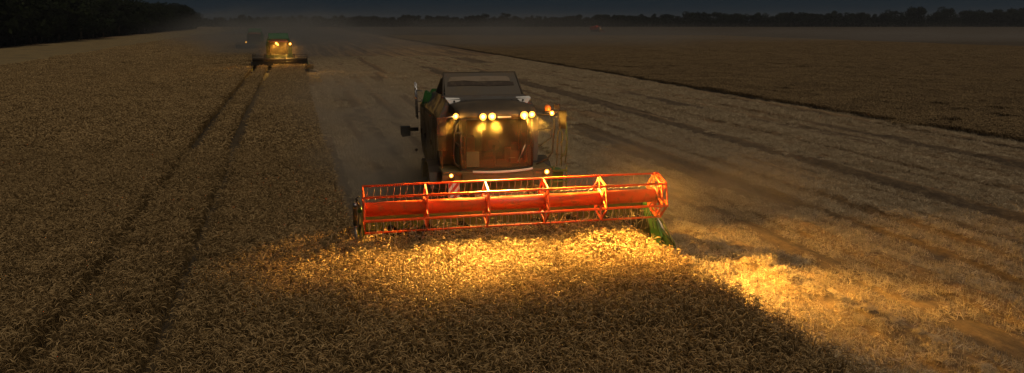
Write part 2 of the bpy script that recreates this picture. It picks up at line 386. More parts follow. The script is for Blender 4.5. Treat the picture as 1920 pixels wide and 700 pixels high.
    def bow(x, y, d=.22): return y - d*(1-((x-cx)/hw)**2)
    cab = G()
    for s in (-1, 1):
        cab.tube([(cx+s*hw*.99, cf+.02, zf), (cx+s*hw*1.0, cf-.02, 2.5), (cx+s*hw*.97, cf+.03, zt)], .042, 8)
        cab.tube([(cx+s*hw*.96, cr-.02, zf), (cx+s*hw*.96, cr-.02, zt)], .05, 8)
        cab.tube([(cx+s*hw*.86, cf-.02, zf), (cx+s*hw*.84, cf-.04, zt)], .018, 6)
    cab.box((cx, cr+.005, 2.5), (1.9, .05, 1.3))                     # rear wall
    fp = [(cx-hw, cr), (cx+hw, cr)] + [(cx+hw*t, bow(cx+hw*t, cf)) for t in (1,.75,.5,.25,0,-.25,-.5,-.75,-1)]
    cab.prism(fp, 'z', zf-.12, zf)                                   # floor
    cb = cab.build('cab', 'cab_dark', root)
    g = G(); nx = 16
    for dz in (0, 1):
        pass
    rows = []
    for z, dy in ((zf+.02, 0.), ((zf+zt)/2, -.03), (zt-.02, .02)):
        rows.append([g.bm.verts.new((cx+hw*(2*i/nx-1)*.985, bow(cx+hw*(2*i/nx-1), cf)+dy, z)) for i in range(nx+1)])
    for a, b in zip(rows, rows[1:]):
        for i in range(nx):
            f = g.bm.faces.new((a[i], a[i+1], b[i+1], b[i])); f.smooth = True
    g.build('windshield', 'glass', cb)
    for s in (-1, 1):
        G().hull([(cx+s*hw*.985, cf+.06, zf), (cx+s*hw*.985, cr-.08, zf), (cx+s*hw*.975, cr-.08, zt), (cx+s*hw*.97, cf+.06, zt)], [(0,1,2,3)]).build('side_window', 'glass', cb)
    if near:
        st = G().box((cx+.05, 2.95, 2.12), (.5, .46, .12)).box((cx+.05, 3.16, 2.46), (.48, .12, .62), rx=-.12).box((cx+.05, 3.2, 2.85), (.26, .09, .2))
        st.build('driver_seat', 'brown_cloth', cb, .03)
        g = G().tube([(cx+.0, 2.25, zf), (cx+.0, 2.42, 2.42)], .035, 8); ring = []
        for k in range(25):
            a = k*2*math.pi/24; ring.append((cx+.19*math.cos(a), 2.44+.12*math.sin(a), 2.44+.15*math.sin(a)))
        g.tube(ring, .014, 6); g.build('steering_wheel', 'dark_metal', cb)
        G().box((cx-.62, 2.25, 2.08), (.34, .12, .40)).build('document_holder', 'cloth', cb, .01)
        G().box((cx+.55, 2.6, 2.1), (.26, .7, .34)).box((cx+.55, 2.35, 2.38), (.16, .06, .22)).build('control_console', 'rust_paint', cb, .02)
        G().box((cx+.42, 2.0, 2.13), (.2, .012, .02)).tube([(cx+.78, 1.92, 2.5), (cx+.55, 1.83, 2.05)], .011, 6).build('wiper', 'steel', cb)
        G().box((cx-.6, 3.0, 2.35), (.3, .3, .5)).build('cool_box', 'rust_paint', cb, .02)
    # roof: thick, rounded visor
    pr = [(1.72,3.27),(1.70,3.35),(1.85,3.47),(2.3,3.57),(2.9,3.60),(3.28,3.60),(3.28,3.27)]
    n = 12; g = G(); rows = []
    for i in range(n+1):
        t = 2*i/n-1; x = cx+t*1.10; e = abs(t)**3
        rows.append([g.bm.verts.new((x, y + (.20*e if y < 2.2 else 0), z - (.10*e if z > 3.3 else 0))) for y, z in pr])
    for a, b in zip(rows, rows[1:]):
        for k in range(len(pr)):
            f = g.bm.faces.new((a[k], a[(k+1)%len(pr)], b[(k+1)%len(pr)], b[k])); f.smooth = True
    g.bm.faces.new(rows[0]); g.bm.faces.new(rows[-1][::-1])
    rf = g.build('cab_roof', pal.get('cab_roof', p('tank_paint')), cb)
    if near:
        G().box((cx+.15, 1.72, 3.285), (.36, .05, .035)).build('roof_latch', 'white_paint', rf)
        G().box((cx, 1.80, 3.24), (2.0, .06, .05)).build('lamp_rail', 'dark_metal', rf)
    # ---- platform with its curved front skirt
    g = G()
    def skirt(z0, z1, th, xa=-1.52, xb=1.5, out=0.):
        nn = 18; P_ = []
        for i in range(nn+1):
            x = xa + (xb-xa)*i/nn; y = bow(x, 1.94, .30) if abs(x-cx) < hw else 1.94 + .06*abs(x)
            P_.append((x, min(y, 2.1)-out))
        g.prism(P_ + [(x, y+th) for x, y in P_[::-1]], 'z', z0, z1)
    skirt(1.74, 1.80, .9)
    plat = g.build('platform', p('deck_paint'), root)
    g = G(); skirt(1.56, 1.735, .10, -1.0, 1.1, .02); g.build('front_skirt', p('deck_paint'), plat)
    g = G(); skirt(1.80, 1.845, .05, -.75, .95, .03); g.build('front_lip', p('white_paint'), plat)
    G().box((-1.28, 2.06, 1.63), (.52, .08, .20)).build('bumper', p('deck_paint'), plat, .02); G().box((1.30, 2.06, 1.63), (.46, .08, .20)).build('bumper', p('deck_paint'), plat, .02)
    # front wheel arches
    for s in (-1, 1):
        a = [(3.7+1.02*math.cos(t), .86+1.02*math.sin(t)) for t in [R(20+14*k) for k in range(11)]]
        b = [(3.7+.98*math.cos(t), .86+.98*math.sin(t)) for t in [R(20+14*k) for k in range(11)]]
        g = G(); g.prism(a + b[::-1], 'x', s*1.08, s*1.78)
        g.build('wheel_arch', 'dark_metal', root)
    if near:
        G().hull([(1.50,2.25,1.60),(1.95,2.40,1.60),(2.0,2.9,1.62),(1.5,2.9,1.72),(1.52,2.22,.95),(1.93,2.38,.75),(2.0,2.9,.7),(1.5,2.9,.8)],
                 [(0,1,2,3),(0,4,5,1),(1,5,6,2),(2,6,7,3),(3,7,4,0),(7,6,5,4)]).build('tank_cover', 'green_paint', root, .05)
    # ---- guard rails in front of the cab doors
    if near:
        for s in (-1, 1):
            x0 = s*1.19; xo = s*1.19
            g = G()
            if s < 0:
                g.tube([(-1.02,2.02,1.90),(-1.20,1.98,2.02),(-1.245,1.97,2.2),(-1.22,1.97,2.8),(-1.12,1.98,3.10)], .022, 8)
                g.tube([(-.98,1.98,2.85),(-1.18,1.98,2.86),(-1.21,1.98,2.80),(-1.20,1.98,2.62),(-.98,1.98,2.42)], .018, 8)
            else:
                g.tube([(1.06,2.02,1.92),(1.36,1.98,2.05),(1.50,1.97,2.25),(1.55,1.97,2.8),(1.56,1.98,3.16)], .022, 8)
                g.tube([(1.08,1.98,2.88),(1.46,1.98,2.90),(1.47,1.98,2.65),(1.10,1.98,2.40)], .018, 8)
            g.build('guard_rail', 'dark_metal', root)
            # mirror arm, mirrors
            if s < 0:
                a = G().tube([(-.95,1.95,3.30),(-1.25,1.90,3.31),(-1.56,1.85,3.27),(-1.57,1.85,1.95)], .022, 8).build('mirror_arm', 'steel', root)
                G().box((-1.57, 1.84, 3.04), (.24, .09, .50)).build('mirror', 'dull_brown', a, .03)
                G().box((-1.57, 1.84, 2.62), (.20, .09, .40)).build('mirror', 'mirror', a, .03)
            else:
                a = G().tube([(1.05,1.95,3.28),(1.45,1.92,3.30),(1.68,1.88,3.42),(1.74,1.86,3.30)], .024, 8).build('mirror_arm', 'dark_metal', root)
                G().box((1.74, 1.82, 3.16), (.20, .10, .50), rz=-.3).build('mirror', 'mirror', a, .03)
                G().box((1.58, 1.86, 3.50), (.14, .14, .12)).build('lamp_bracket', 'dark_metal', a, .02)
        # boarding ladder and handrail on the right
        g = G()
        g.tube([(1.98,2.25,3.02),(1.99,2.2,2.4),(1.93,2.15,1.9)], .018, 6)
        g.tube([(1.70,2.2,1.8),(1.72,2.2,2.75),(1.78,2.2,2.88),(1.84,2.2,2.75),(1.83,2.2,1.8)], .015, 6)
        g.tube([(1.98,2.25,2.85),(1.9,2.23,2.55),(1.78,2.2,2.45)], .012, 6); g.tube([(1.98,2.2,2.4),(1.9,2.2,2.12),(1.78,2.2,2.0)], .012, 6)
        for k in range(4): g.box((1.84, 2.35, .75+k*.3), (.40, .16, .03))
        g.tube([(1.66,2.35,.6),(1.66,2.35,1.8)], .02, 6); g.tube([(2.03,2.35,.6),(2.03,2.35,1.8)], .02, 6)
        g.build('ladder', 'header_paint', root)
        # rear ladder rails, left
        g = G()
        for y in (8.3, 8.75):
            g.tube([(-1.50,y,2.5),(-1.52,y,3.72)], .022, 6)
        for k in range(3): g.tube([(-1.52,8.3,2.75+k*.36),(-1.35,8.0,2.75+k*.36)], .016, 6)
        for k in range(4): g.tube([(-1.51,8.3,2.6+k*.3),(-1.51,8.75,2.6+k*.3)], .016, 6)
        g.build('rear_ladder', 'steel', root)
        g = G().box((-1.56, 9.0, 2.05), (.30, .10, .12)).prism([(-1.70,1.84),(-1.98,1.80),(-2.02,1.88),(-2.02,2.16),(-1.70,2.16)], 'y', 8.9, 9.2)
        g.build('side_marker_arm', 'canvas', root)
        G().lathe([(-.04,.05),(.04,.05)], (-1.50, 9.0, 1.32), 'y', 14).build('tail_reflector', 'rust_paint', root)
        # beacon
        b = G().lathe([(0,.10),(.03,.10),(.05,.085)], (1.36, 1.98, 3.34), 'z', 18).build('beacon', 'dark_metal', root)
        G().lathe([(.05,.08),(.12,.085),(.19,.07),(.22,.03)], (1.36, 1.98, 3.34), 'z', 18).build('beacon_dome', 'amber', b)
        # striped warning board: red board with white stripes set proud
        bx, bz, by = -1.25, 1.32, 1.90; w_ = .30; h_ = .40
        wb = G().box((bx, by, bz), (w_, .02, h_)).build('warning_board', 'white_paint', root)
        g = G()
        def clip(poly):
            def cl(P_, ax, lim, sg):
                o = []
                for i in range(len(P_)):
                    a, b_ = P_[i-1], P_[i]; ia, ib = sg*(a[ax]-lim) <= 0, sg*(b_[ax]-lim) <= 0
                    if ia != ib:
                        t = (lim-a[ax])/(b_[ax]-a[ax]); o.append((a[0]+t*(b_[0]-a[0]), a[1]+t*(b_[1]-a[1])))
                    if ib: o.append(b_)
                return o
            for ax, lim in ((0, w_/2-.004), (1, h_/2-.004)):
                if poly: poly = cl(poly, ax, lim, 1)
                if poly: poly = cl(poly, ax, -lim, -1)
            return poly
        for k in (-2, -1, 0, 1, 2):
            c0 = k*.24 - .02
            q = clip([(-.4, -.4*1.25+c0), (.4, .4*1.25+c0), (.4, .4*1.25+c0+.12), (-.4, -.4*1.25+c0+.12)])
            if len(q) > 2: g.prism([(bx+a, bz+b_) for a, b_ in q], 'y', by-.014, by-.0105)
        g.build('red_stripes', 'sign_red', wb)
        G().box((bx, 2.0, 1.60), (.05, .2, .3)).build('board_bracket', 'dark_metal', wb)
    # ---- lamps
    if lampset is None:
        lampset = [(-1.17,1.92,3.31,.060),(-.49,1.66,3.31,.070),(-.24,1.66,3.31,.075),(.63,1.68,3.32,.080),(.86,1.74,3.33,.065),(1.46,1.90,3.33,.050)]
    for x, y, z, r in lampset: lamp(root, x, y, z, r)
    if low:
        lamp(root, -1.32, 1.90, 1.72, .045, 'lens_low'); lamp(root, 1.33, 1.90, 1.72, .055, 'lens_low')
    return root

PW = 9.0
main = make_combine({})
main.location = (.18-.10, 19.47, 0); main.rotation_euler.z = R(12.8)
tag(main, 'combine harvester with long orange-red reel and six lit cab lamps, nearest', 'combine harvester', 'combine harvesters at work in the field')
for x, y, z, aims in [(-1.17,1.86,3.31,((-52,3.7,2.45,.20,32),(-40,3.8,2.45,.62,30))),(-.49,1.60,3.31,((-29,3.8,2.45,.80,30),(-18,3.8,2.45,.95,30))),(-.24,1.60,3.31,((-8,3.8,2.45,1.1,30),(4,3.8,2.45,1.15,30))),
                          (.63,1.62,3.32,((13,3.8,2.45,1.2,30),(24,3.8,2.45,1.2,30))),(.86,1.68,3.33,((34,4.0,2.5,1.1,30),(27,8.2,3.2,.55,16))),(1.46,1.84,3.33,((38,6.9,3.2,.80,24),(60,9.0,3.2,.20,85)))]:
    for yaw, dist, drop, k, cone in aims:          # each lamp throws a low wide beam: two narrow cones side by side
        spot(main, (x, y-.06, z), (x+dist*math.sin(R(yaw)), y-dist*math.cos(R(yaw)), z-drop), 22500*k, cone, 1.)
    spot(main, (x, y-.06, z), (x*1.6, y-3.0, z-2.6), 420, 76, .8).data.specular_factor = .15
    l = bpy.data.lights.new('lamp_spill', 'POINT'); l.energy = 12; l.specular_factor = 0; l.color = (1,.50,.10); l.shadow_soft_size = .05
    o = bpy.data.objects.new('lamp_spill', l); COL.objects.link(o); o.parent = main; o.location = (x, y-.10, z)
spot(main, (-1.32,1.84,1.72), (-1.6,-3,.8), 120, 100, col=(1,.5,.15)); spot(main, (1.33,1.84,1.72), (1.6,-3,.8), 200, 110, col=(1,.5,.15))

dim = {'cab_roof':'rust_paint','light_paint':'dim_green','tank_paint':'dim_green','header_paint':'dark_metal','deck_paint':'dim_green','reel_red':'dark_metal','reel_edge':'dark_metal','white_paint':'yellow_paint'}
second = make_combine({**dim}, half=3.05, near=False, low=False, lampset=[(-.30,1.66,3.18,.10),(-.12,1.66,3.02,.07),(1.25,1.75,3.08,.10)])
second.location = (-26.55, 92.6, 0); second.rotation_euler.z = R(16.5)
tag(second, 'dark green combine harvester far back at the left, two glowing lamps in dust', 'combine harvester', 'combine harvesters at work in the field')
for x, z, ax, pw in ((-.30,3.18,-1.5,1500),(1.25,3.08,2.5,1500)): spot(second, (x,1.58,z), (ax,-4,.8), pw, 90)
spot(second, (-.9,1.2,2.9), (-.3,2.4,2.0), 110, 90, col=(1,.42,.05))  # added spot with no lamp body here, lights the cab amber
for x in (-.3, 1.25):
    l = bpy.data.lights.new('lamp_spill', 'POINT'); l.energy = 42; l.color = (1,.42,.06); l.shadow_soft_size = .08
    o = bpy.data.objects.new('lamp_spill', l); COL.objects.link(o); o.parent = second; o.location = (x, 1.45, 3.05)
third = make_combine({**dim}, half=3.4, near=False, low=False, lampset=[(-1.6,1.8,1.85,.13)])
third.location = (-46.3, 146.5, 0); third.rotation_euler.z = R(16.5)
tag(third, 'faint combine harvester farthest left behind the dust, showing one small lamp', 'combine harvester', 'combine harvesters at work in the field')
fourth = make_combine({'light_paint':'red_paint','tank_paint':'red_paint','green_paint':'red_paint','header_paint':'red_paint','reel_red':'dark_metal','reel_edge':'dark_metal'}, half=2.4, near=False, low=False, lampset=[(.95,1.7,2.0,.12)])
fourth.location = (44.5, 402, 0); fourth.rotation_euler.z = R(48); fourth.scale = (.75,.75,.75)
tag(fourth, 'tiny red combine harvester near the far treeline, right of centre', 'combine harvester', 'combine harvesters at work in the field')

# ------------------------------------------------------------------ the ground: one sheet, finer near the camera
def vnoise(x, y, seed=0):
    xi = np.floor(x).astype(np.int64); yi = np.floor(y).astype(np.int64); xf = x-xi; yf = y-yi
    def hsh(a, b):
        h = (a*374761393 + b*668265263 + seed*1442695) & 0xffffffff
        h = ((h ^ (h >> 13))*1274126177) & 0xffffffff
        return ((h ^ (h >> 16)) & 0xffff)/65535.
    sx = xf*xf*(3-2*xf); sy = yf*yf*(3-2*yf)
    return (hsh(xi,yi)*(1-sx)+hsh(xi+1,yi)*sx)*(1-sy)+(hsh(xi,yi+1)*(1-sx)+hsh(xi+1,yi+1)*sx)*sy
def fbm(x, y, o=4, seed=0):
    a = 0; w = .5
    for k in range(o): a = a+w*vnoise(x*2**k, y*2**k, seed+k); w *= .5
    return a
UL, UR = 1.22, 8.15                             # the swath this machine is cutting
def is_wheat(u, v, e=0.):
    """where wheat still stands"""
    w = (u < UR-e)
    w &= ~((u > UL+e) & (v > 19.15-(u-UL)*.042))
    w &= ~((u > -4.6) & (u <= UL+e) & (v > 98.5))
    w &= ~((u > -11) & (u <= UL+e) & (v > 157))
    w &= (u > -31.2)
    return w | (u > 33.2)
def rut(u, v):                                   # bare wheel marks and thin lines left between the stubble rows
    a = vnoise(u*1.45+7.3+.25*np.sin(v*.05), v*.035, 77); b = vnoise(u*2.3+1.1, v*.11, 78)
    r = np.clip((a-.60)/.16, 0, 1)*np.clip((b-.12)/.3, 0, 1)
    r = np.maximum(r, .8*np.clip((vnoise(u*3.3+2.2, v*.018, 80)-.66)/.10, 0, 1))
    for u0 in (12.4, 15.4, 18.2, 22.0, 26.8, 31.4, 3.55, 5.75): r = np.maximum(r, np.exp(-((u-u0-.35*np.sin(v*.045+u0))/.22)**2)*np.clip((vnoise(v*.22, v*0+u0, 79)-.2)*3, .25, 1))
    return r
def ridge(u, u0, w): return np.exp(-((u-u0)/w)**2)
def hgt(u, v):
    st = 1 - is_wheat(u, v).astype(float)
    n1 = fbm(u*1.7, v*.55, 4, 3); n2 = fbm(u*5, v*2.2, 3, 11)
    wob = (fbm(u*0+3, v*.18, 3, 5)-.45)*1.1
    h = .05*(n1-.45) + .05*(n2-.45)
    h = h + ridge(u, 10.7+wob, .34)*(.05+.34*np.clip(n1-.30,0,1)+.30*(n2-.4))
    for u0, w, a in ((14.0,.5,.20),(17.0,.55,.27),(20.8,.6,.30),(32.0,.6,.25),(24.6,.6,.20),(28.7,.6,.22),(4.4,.5,.16),(2.9,.3,.07),(6.3,.3,.07),(18.9,.35,.12),(22.4,.35,.12),(26.5,.3,.12),(30.5,.3,.12)):
        h = h + ridge(u, u0+wob*.6, w)*a*.7*(.35+1.3*np.clip(n1-.2,0,1))
    h = h - .05*rut(u, v) + .055*np.cos(u*2*math.pi/1.15+.6*np.sin(v*.06))*np.clip((u-11)/3,0,1)
    h = h*st*np.exp(-np.clip(v-250,0,None)/200)
    return np.where(is_wheat(u, v), -.02, h)
def graded(a, b, c0, c1, st, gr):
    xs = list(np.arange(c0, c1, st)); s = st; x = xs[-1]
    while x < b: s *= gr; x += s; xs.append(x)
    s = st; x = c0
    while x > a: s *= gr; x -= s; xs.insert(0, x)
    return np.array(xs)
gu = graded(-3500, 3500, -1, 40, .16, 1.09); gv = graded(-40, 4500, 6, 45, .2, 1.022)
U, V = np.meshgrid(gu, gv); Hh = hgt(U, V); X, Y = W(U, V)
co = np.stack([X, Y, Hh], -1).reshape(-1, 3); nu = len(gu); nv = len(gv)
ii = (np.arange(nv-1)[:,None]*nu + np.arange(nu-1)[None]).reshape(-1)
fa = np.stack([ii, ii+1, ii+1+nu, ii+nu], -1)
def npmesh(name, co, fa, tint=None, smooth=False):
    me = bpy.data.meshes.new(name); n = fa.shape[1]
    me.vertices.add(len(co)); me.vertices.foreach_set('co', co.astype(np.float32).ravel())
    me.loops.add(fa.size); me.loops.foreach_set('vertex_index', fa.astype(np.int32).ravel())
    me.polygons.add(len(fa)); me.polygons.foreach_set('loop_start', np.arange(0, fa.size, n, dtype=np.int32))
    if smooth: me.polygons.foreach_set('use_smooth', np.ones(len(fa), bool))
    me.update(calc_edges=True)
    if tint is not None:
        a = me.attributes.new('tint', 'FLOAT', 'POINT'); a.data.foreach_set('value', tint.astype(np.float32))
    return me
gm = npmesh('ground', co, fa, smooth=True)
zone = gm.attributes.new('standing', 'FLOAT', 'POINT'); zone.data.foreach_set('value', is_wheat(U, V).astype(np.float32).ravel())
rt_ = gm.attributes.new('rut', 'FLOAT', 'POINT'); rt_.data.foreach_set('value', rut(U, V).astype(np.float32).ravel())
uvz = gm.attributes.new('rowco', 'FLOAT_VECTOR', 'POINT'); uvz.data.foreach_set('vector', np.stack([U, V, U*0], -1).astype(np.float32).ravel())
def ground_mat():
    m = bpy.data.materials.new('field_soil_and_stubble'); m.use_nodes = True; nt = m.node_tree; L = nt.links; N = nt.nodes.new
    b = nt.nodes['Principled BSDF']; b.inputs['Roughness'].default_value = .9
    at = N('ShaderNodeAttribute'); at.attribute_name = 'rowco'
    def noise(sc, det=5, st=(1,1,1), rg=.6):
        mp = N('ShaderNodeMapping'); mp.inputs['Scale'].default_value = st; L.new(at.outputs['Vector'], mp.inputs[0])
        n = N('ShaderNodeTexNoise'); n.inputs['Scale'].default_value = sc; n.inputs['Detail'].default_value = det; n.inputs['Roughness'].default_value = rg
        L.new(mp.outputs[0], n.inputs['Vector']); return n.outputs['Fac']
    def ramp(f, a, b_, c=None, p=(.35,.5,.65)):
        r = N('ShaderNodeValToRGB'); e = r.color_ramp.elements; e[0].position = p[0]; e[0].color = (*a,1); e[1].position = p[2]; e[1].color = (*b_,1)
        if c: k = e.new(p[1]); k.color = (*c,1)
        L.new(f, r.inputs[0]); return r.outputs[0]
    fine = ramp(noise(9, 8, (1,.5,1), .75), (.12,.08,.042), (.46,.34,.19), (.28,.20,.11), (.34,.5,.66))
    rows = ramp(noise(1.1, 6, (1,.035,1), .7), (.50,.45,.40), (1.1,1.05,1.0), None, (.30,.5,.66))
    broad = ramp(noise(.07, 4, (1,.35,1)), (.78,.72,.66), (1.05,1.03,1.), None, (.35,.5,.65))
    mx = N('ShaderNodeMix'); mx.data_type = 'RGBA'; mx.blend_type = 'MULTIPLY'; mx.inputs[0].default_value = 1; L.new(fine, mx.inputs['A']); L.new(rows, mx.inputs['B'])
    m2 = N('ShaderNodeMix'); m2.data_type = 'RGBA'; m2.blend_type = 'MULTIPLY'; m2.inputs[0].default_value = 1; L.new(mx.outputs['Result'], m2.inputs['A']); L.new(broad, m2.inputs['B'])
    ar = N('ShaderNodeAttribute'); ar.attribute_name = 'rut'
    mr = N('ShaderNodeMix'); mr.data_type = 'RGBA'; L.new(ar.outputs['Fac'], mr.inputs[0]); L.new(m2.outputs['Result'], mr.inputs['A'])
    L.new(ramp(noise(6, 7, (1,.3,1), .7), (.05,.033,.018), (.17,.12,.065), (.09,.06,.032)), mr.inputs['B']); m2 = mr
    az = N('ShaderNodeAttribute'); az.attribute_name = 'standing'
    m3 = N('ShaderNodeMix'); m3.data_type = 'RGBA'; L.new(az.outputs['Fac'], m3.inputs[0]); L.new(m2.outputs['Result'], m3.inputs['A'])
    wh = ramp(noise(2.2, 8, (1,.6,1), .8), (.022,.015,.008), (.11,.075,.035), (.05,.035,.017), (.3,.5,.7)); L.new(wh, m3.inputs['B'])  # soil among the wheat, darkened to deepen the shade in the wheel tracks
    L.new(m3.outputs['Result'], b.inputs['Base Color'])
    bp = N('ShaderNodeBump'); bp.inputs['Distance'].default_value = .08; bp.inputs['Strength'].default_value = .8
    L.new(noise(12, 8, (1,.6,1), .8), bp.inputs['Height']); L.new(bp.outputs[0], b.inputs['Normal'])
    return m
M['ground'] = ground_mat()
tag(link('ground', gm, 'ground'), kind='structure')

# pale mown strip along the wood at the left: a sheet a little above the ground
sv = np.linspace(-30, 700, 150); su = np.linspace(-58, -31.6, 12); U2, V2 = np.meshgrid(su, sv)
U2 = U2 + (np.sin(V2*.11)*.5+np.sin(V2*.31)*.3)*(U2 > -40)
X2, Y2 = W(U2, V2); k = (np.arange(149)[:,None]*12+np.arange(11)[None]).reshape(-1)
pm = npmesh('path', np.stack([X2, Y2, X2*0+.03], -1).reshape(-1,3), np.stack([k,k+1,k+13,k+12],-1))
M['strip'] = mat('dry_grass_strip', (.19,.135,.052), .9, 0, .5, (.09,.065,.03), .25, bump=.5)
tag(link('path', pm, 'strip'), kind='structure')

# ------------------------------------------------------------------ wheat and stubble, grown as small patches
def tubes(C, Rd, side, ns):
    """C (N,K,3) centre lines, Rd (N,K) radii, side (N,3) constant side vector -> verts, quads"""
    N_, K = C.shape[:2]; T = np.gradient(C, axis=1); T /= np.linalg.norm(T, axis=2, keepdims=True)+1e-9
    b = side[:,None,:]+0*T; n = np.cross(b, T)
    a = np.arange(ns)*2*np.pi/ns
    P_ = C[:,:,None,:] + Rd[:,:,None,None]*(np.cos(a)[None,None,:,None]*b[:,:,None,:] + np.sin(a)[None,None,:,None]*n[:,:,None,:])
    base = (np.arange(N_)*K*ns)[:,None,None]; r = (np.arange(K-1)*ns)[None,:,None]; j = np.arange(ns)[None,None,:]; j2 = (j+1)%ns
    f = np.stack([base+r+j, base+r+j2, base+r+ns+j2, base+r+ns+j], -1).reshape(-1,4)
    return P_.reshape(-1,3), f
def ribbons(C, Wd, side):
    N_, K = C.shape[:2]; L_ = C - side[:,None,:]*Wd[:,:,None]; R_ = C + side[:,None,:]*Wd[:,:,None]
    P_ = np.stack([L_, R_], 2).reshape(-1,3); base = (np.arange(N_)*K*2)[:,None]; r = (np.arange(K-1)*2)[None]
    f = np.stack([base+r, base+r+1, base+r+3, base+r+2], -1).reshape(-1,4); return P_, f
def join(parts):
    vs, fs, ts, o = [], [], [], 0
    for v, f, t in parts: vs.append(v); fs.append(f+o); ts.append(t); o += len(v)
    return np.concatenate(vs), np.concatenate(fs), np.concatenate(ts)
def wheat_patch(name, size, n, fine, fat=1., m_='wheat'):
    xy = (rng.random((n,2))-.5)*size*1.08
    H_ = .78 + rng.normal(0, .07, n) ; ph = rng.random(n)*2*np.pi; ln = np.abs(rng.normal(.06,.05,n))
    d = np.stack([np.cos(ph), np.sin(ph)], -1); side = np.stack([-np.sin(ph), np.cos(ph), 0*ph], -1)
    ks = 4 if fine else 2; t = np.linspace(0 if fine else .35, 1, ks)
    C = np.zeros((n,ks,3)); C[:,:,:2] = xy[:,None]+d[:,None]*(ln[:,None]*t[None]**2)[...,None]; C[:,:,2] = H_[:,None]*t[None]
    tint = np.clip(rng.normal(.46,.24,n), .02, 1)
    parts = []
    if fine:
        v, f = tubes(C, np.full((n,ks), .0022*fat), side, 3); parts.append((v, f, np.repeat(tint*.75, ks*3)))
    else:
        v, f = ribbons(C, np.full((n,ks), .004*fat), side); parts.append((v, f, np.repeat(tint*.7, ks*2)))
    # nodding ear
    ke = 6 if fine else 4; L_ = rng.uniform(.10,.15,n)*(1 if fine else 1.05); bend = np.clip(rng.normal(1.9,.6,n), .2, 3.0)
    a0 = np.arctan2(2*ln, H_); E = np.zeros((n,ke,3)); E[:,0] = C[:,-1]
    for k in range(1, ke):
        a = a0 + bend*(k/(ke-1))**.7; sl = L_/(ke-1)*(1.25 if k == 1 else 1)
        E[:,k] = E[:,k-1] + np.stack([np.sin(a)*d[:,0], np.sin(a)*d[:,1], np.cos(a)], -1)*sl[:,None]
    prof = np.array([.0022,.0055,.0075,.0072,.005,.0015] if fine else [.004,.010,.009,.003])*fat
    v, f = tubes(E, np.tile(prof,(n,1))*rng.uniform(.85,1.15,n)[:,None], side, 4)
    parts.append((v, f, np.repeat(np.clip(tint+.20,0,1), ke*4)))
    # awns: a few long hairs fanning from the ear
    # dry leaves
    m = int(n*(1.5 if fine else .8)); q = rng.integers(0, n, m); ph2 = rng.random(m)*2*np.pi; d2 = np.stack([np.cos(ph2), np.sin(ph2)], -1)
    s2 = np.stack([-np.sin(ph2), np.cos(ph2), 0*ph2], -1); z0 = H_[q]*rng.uniform(.55,.92,m); kl = 5 if fine else 3; ll = rng.uniform(.12,.26,m)
    t = np.linspace(0,1,kl); C2 = np.zeros((m,kl,3)); C2[:,:,:2] = xy[q][:,None]+d2[:,None]*(ll[:,None]*t[None])[...,None]
    C2[:,:,2] = z0[:,None] + ll[:,None]*(1.0*t-1.5*t**2)[None]*rng.uniform(.5,1.3,m)[:,None]
    wd = np.tile(np.array([.5,1,.9,.6,.1] if fine else [.6,1,.2]), (m,1))*rng.uniform(.0025,.0055,m)[:,None]*fat
    s2 = s2 + np.stack([0*ph2,0*ph2,rng.normal(0,.5,m)],-1)
    v, f = ribbons(C2, wd, s2); parts.append((v, f, np.repeat(np.clip(rng.normal(.42,.2,m),0,1), kl*2)))
    v, f, t = join(parts); me = npmesh(name, v, f, t); me.materials.append(M[m_])
    return bpy.data.objects.new(name, me)
def stubble_patch(name, size, nst, nloose, fat=1.):
    parts = []
    nr = int(round(size/.14)); rows = (np.arange(nr)+.5)*size/nr-size/2
    x = rng.choice(rows, nst)+rng.normal(0,.014,nst); y = (rng.random(nst)-.5)*size; h = np.clip(rng.normal(.12,.03,nst),.04,.2)
    ph = rng.random(nst)*2*np.pi; C = np.zeros((nst,2,3)); C[:,:,0] = x[:,None]; C[:,:,1] = y[:,None]; C[:,1,2] = h
    C[:,1,0] += np.cos(ph)*.03; C[:,1,1] += np.sin(ph)*.03; C[:,0,2] = -.03
    side = np.stack([-np.sin(ph), np.cos(ph), 0*ph], -1)
    v, f = tubes(C, np.full((nst,2), .003*fat), side, 3); parts.append((v, f, np.repeat(np.clip(rng.normal(.5,.18,nst),0,1), 6)))
    m = nloose; ph = rng.random(m)*2*np.pi; L_ = rng.uniform(.05,.24,m); el = rng.normal(.05,.28,m)
    c = np.stack([(rng.random(m)-.5)*size*1.1, (rng.random(m)-.5)*size*1.1, rng.random(m)**2*.11+.008], -1)
    d = np.stack([np.cos(ph)*np.cos(el), np.sin(ph)*np.cos(el), np.sin(el)], -1)
    C = np.stack([c-d*L_[:,None]/2, c+np.array([0,0,.012])*rng.normal(0,1,m)[:,None], c+d*L_[:,None]/2], 1)
    side = np.stack([-np.sin(ph), np.cos(ph), rng.normal(0,.35,m)], -1)
    v, f = ribbons(C, np.full((m,3), 1.)*rng.uniform(.0022,.0055,m)[:,None]*fat, side); parts.append((v, f, np.repeat(np.clip(rng.normal(.55,.22,m),0,1), 6)))
    v, f, t = join(parts); me = npmesh(name, v, f, t); me.materials.append(M['stubble'])
    return bpy.data.objects.new(name, me)
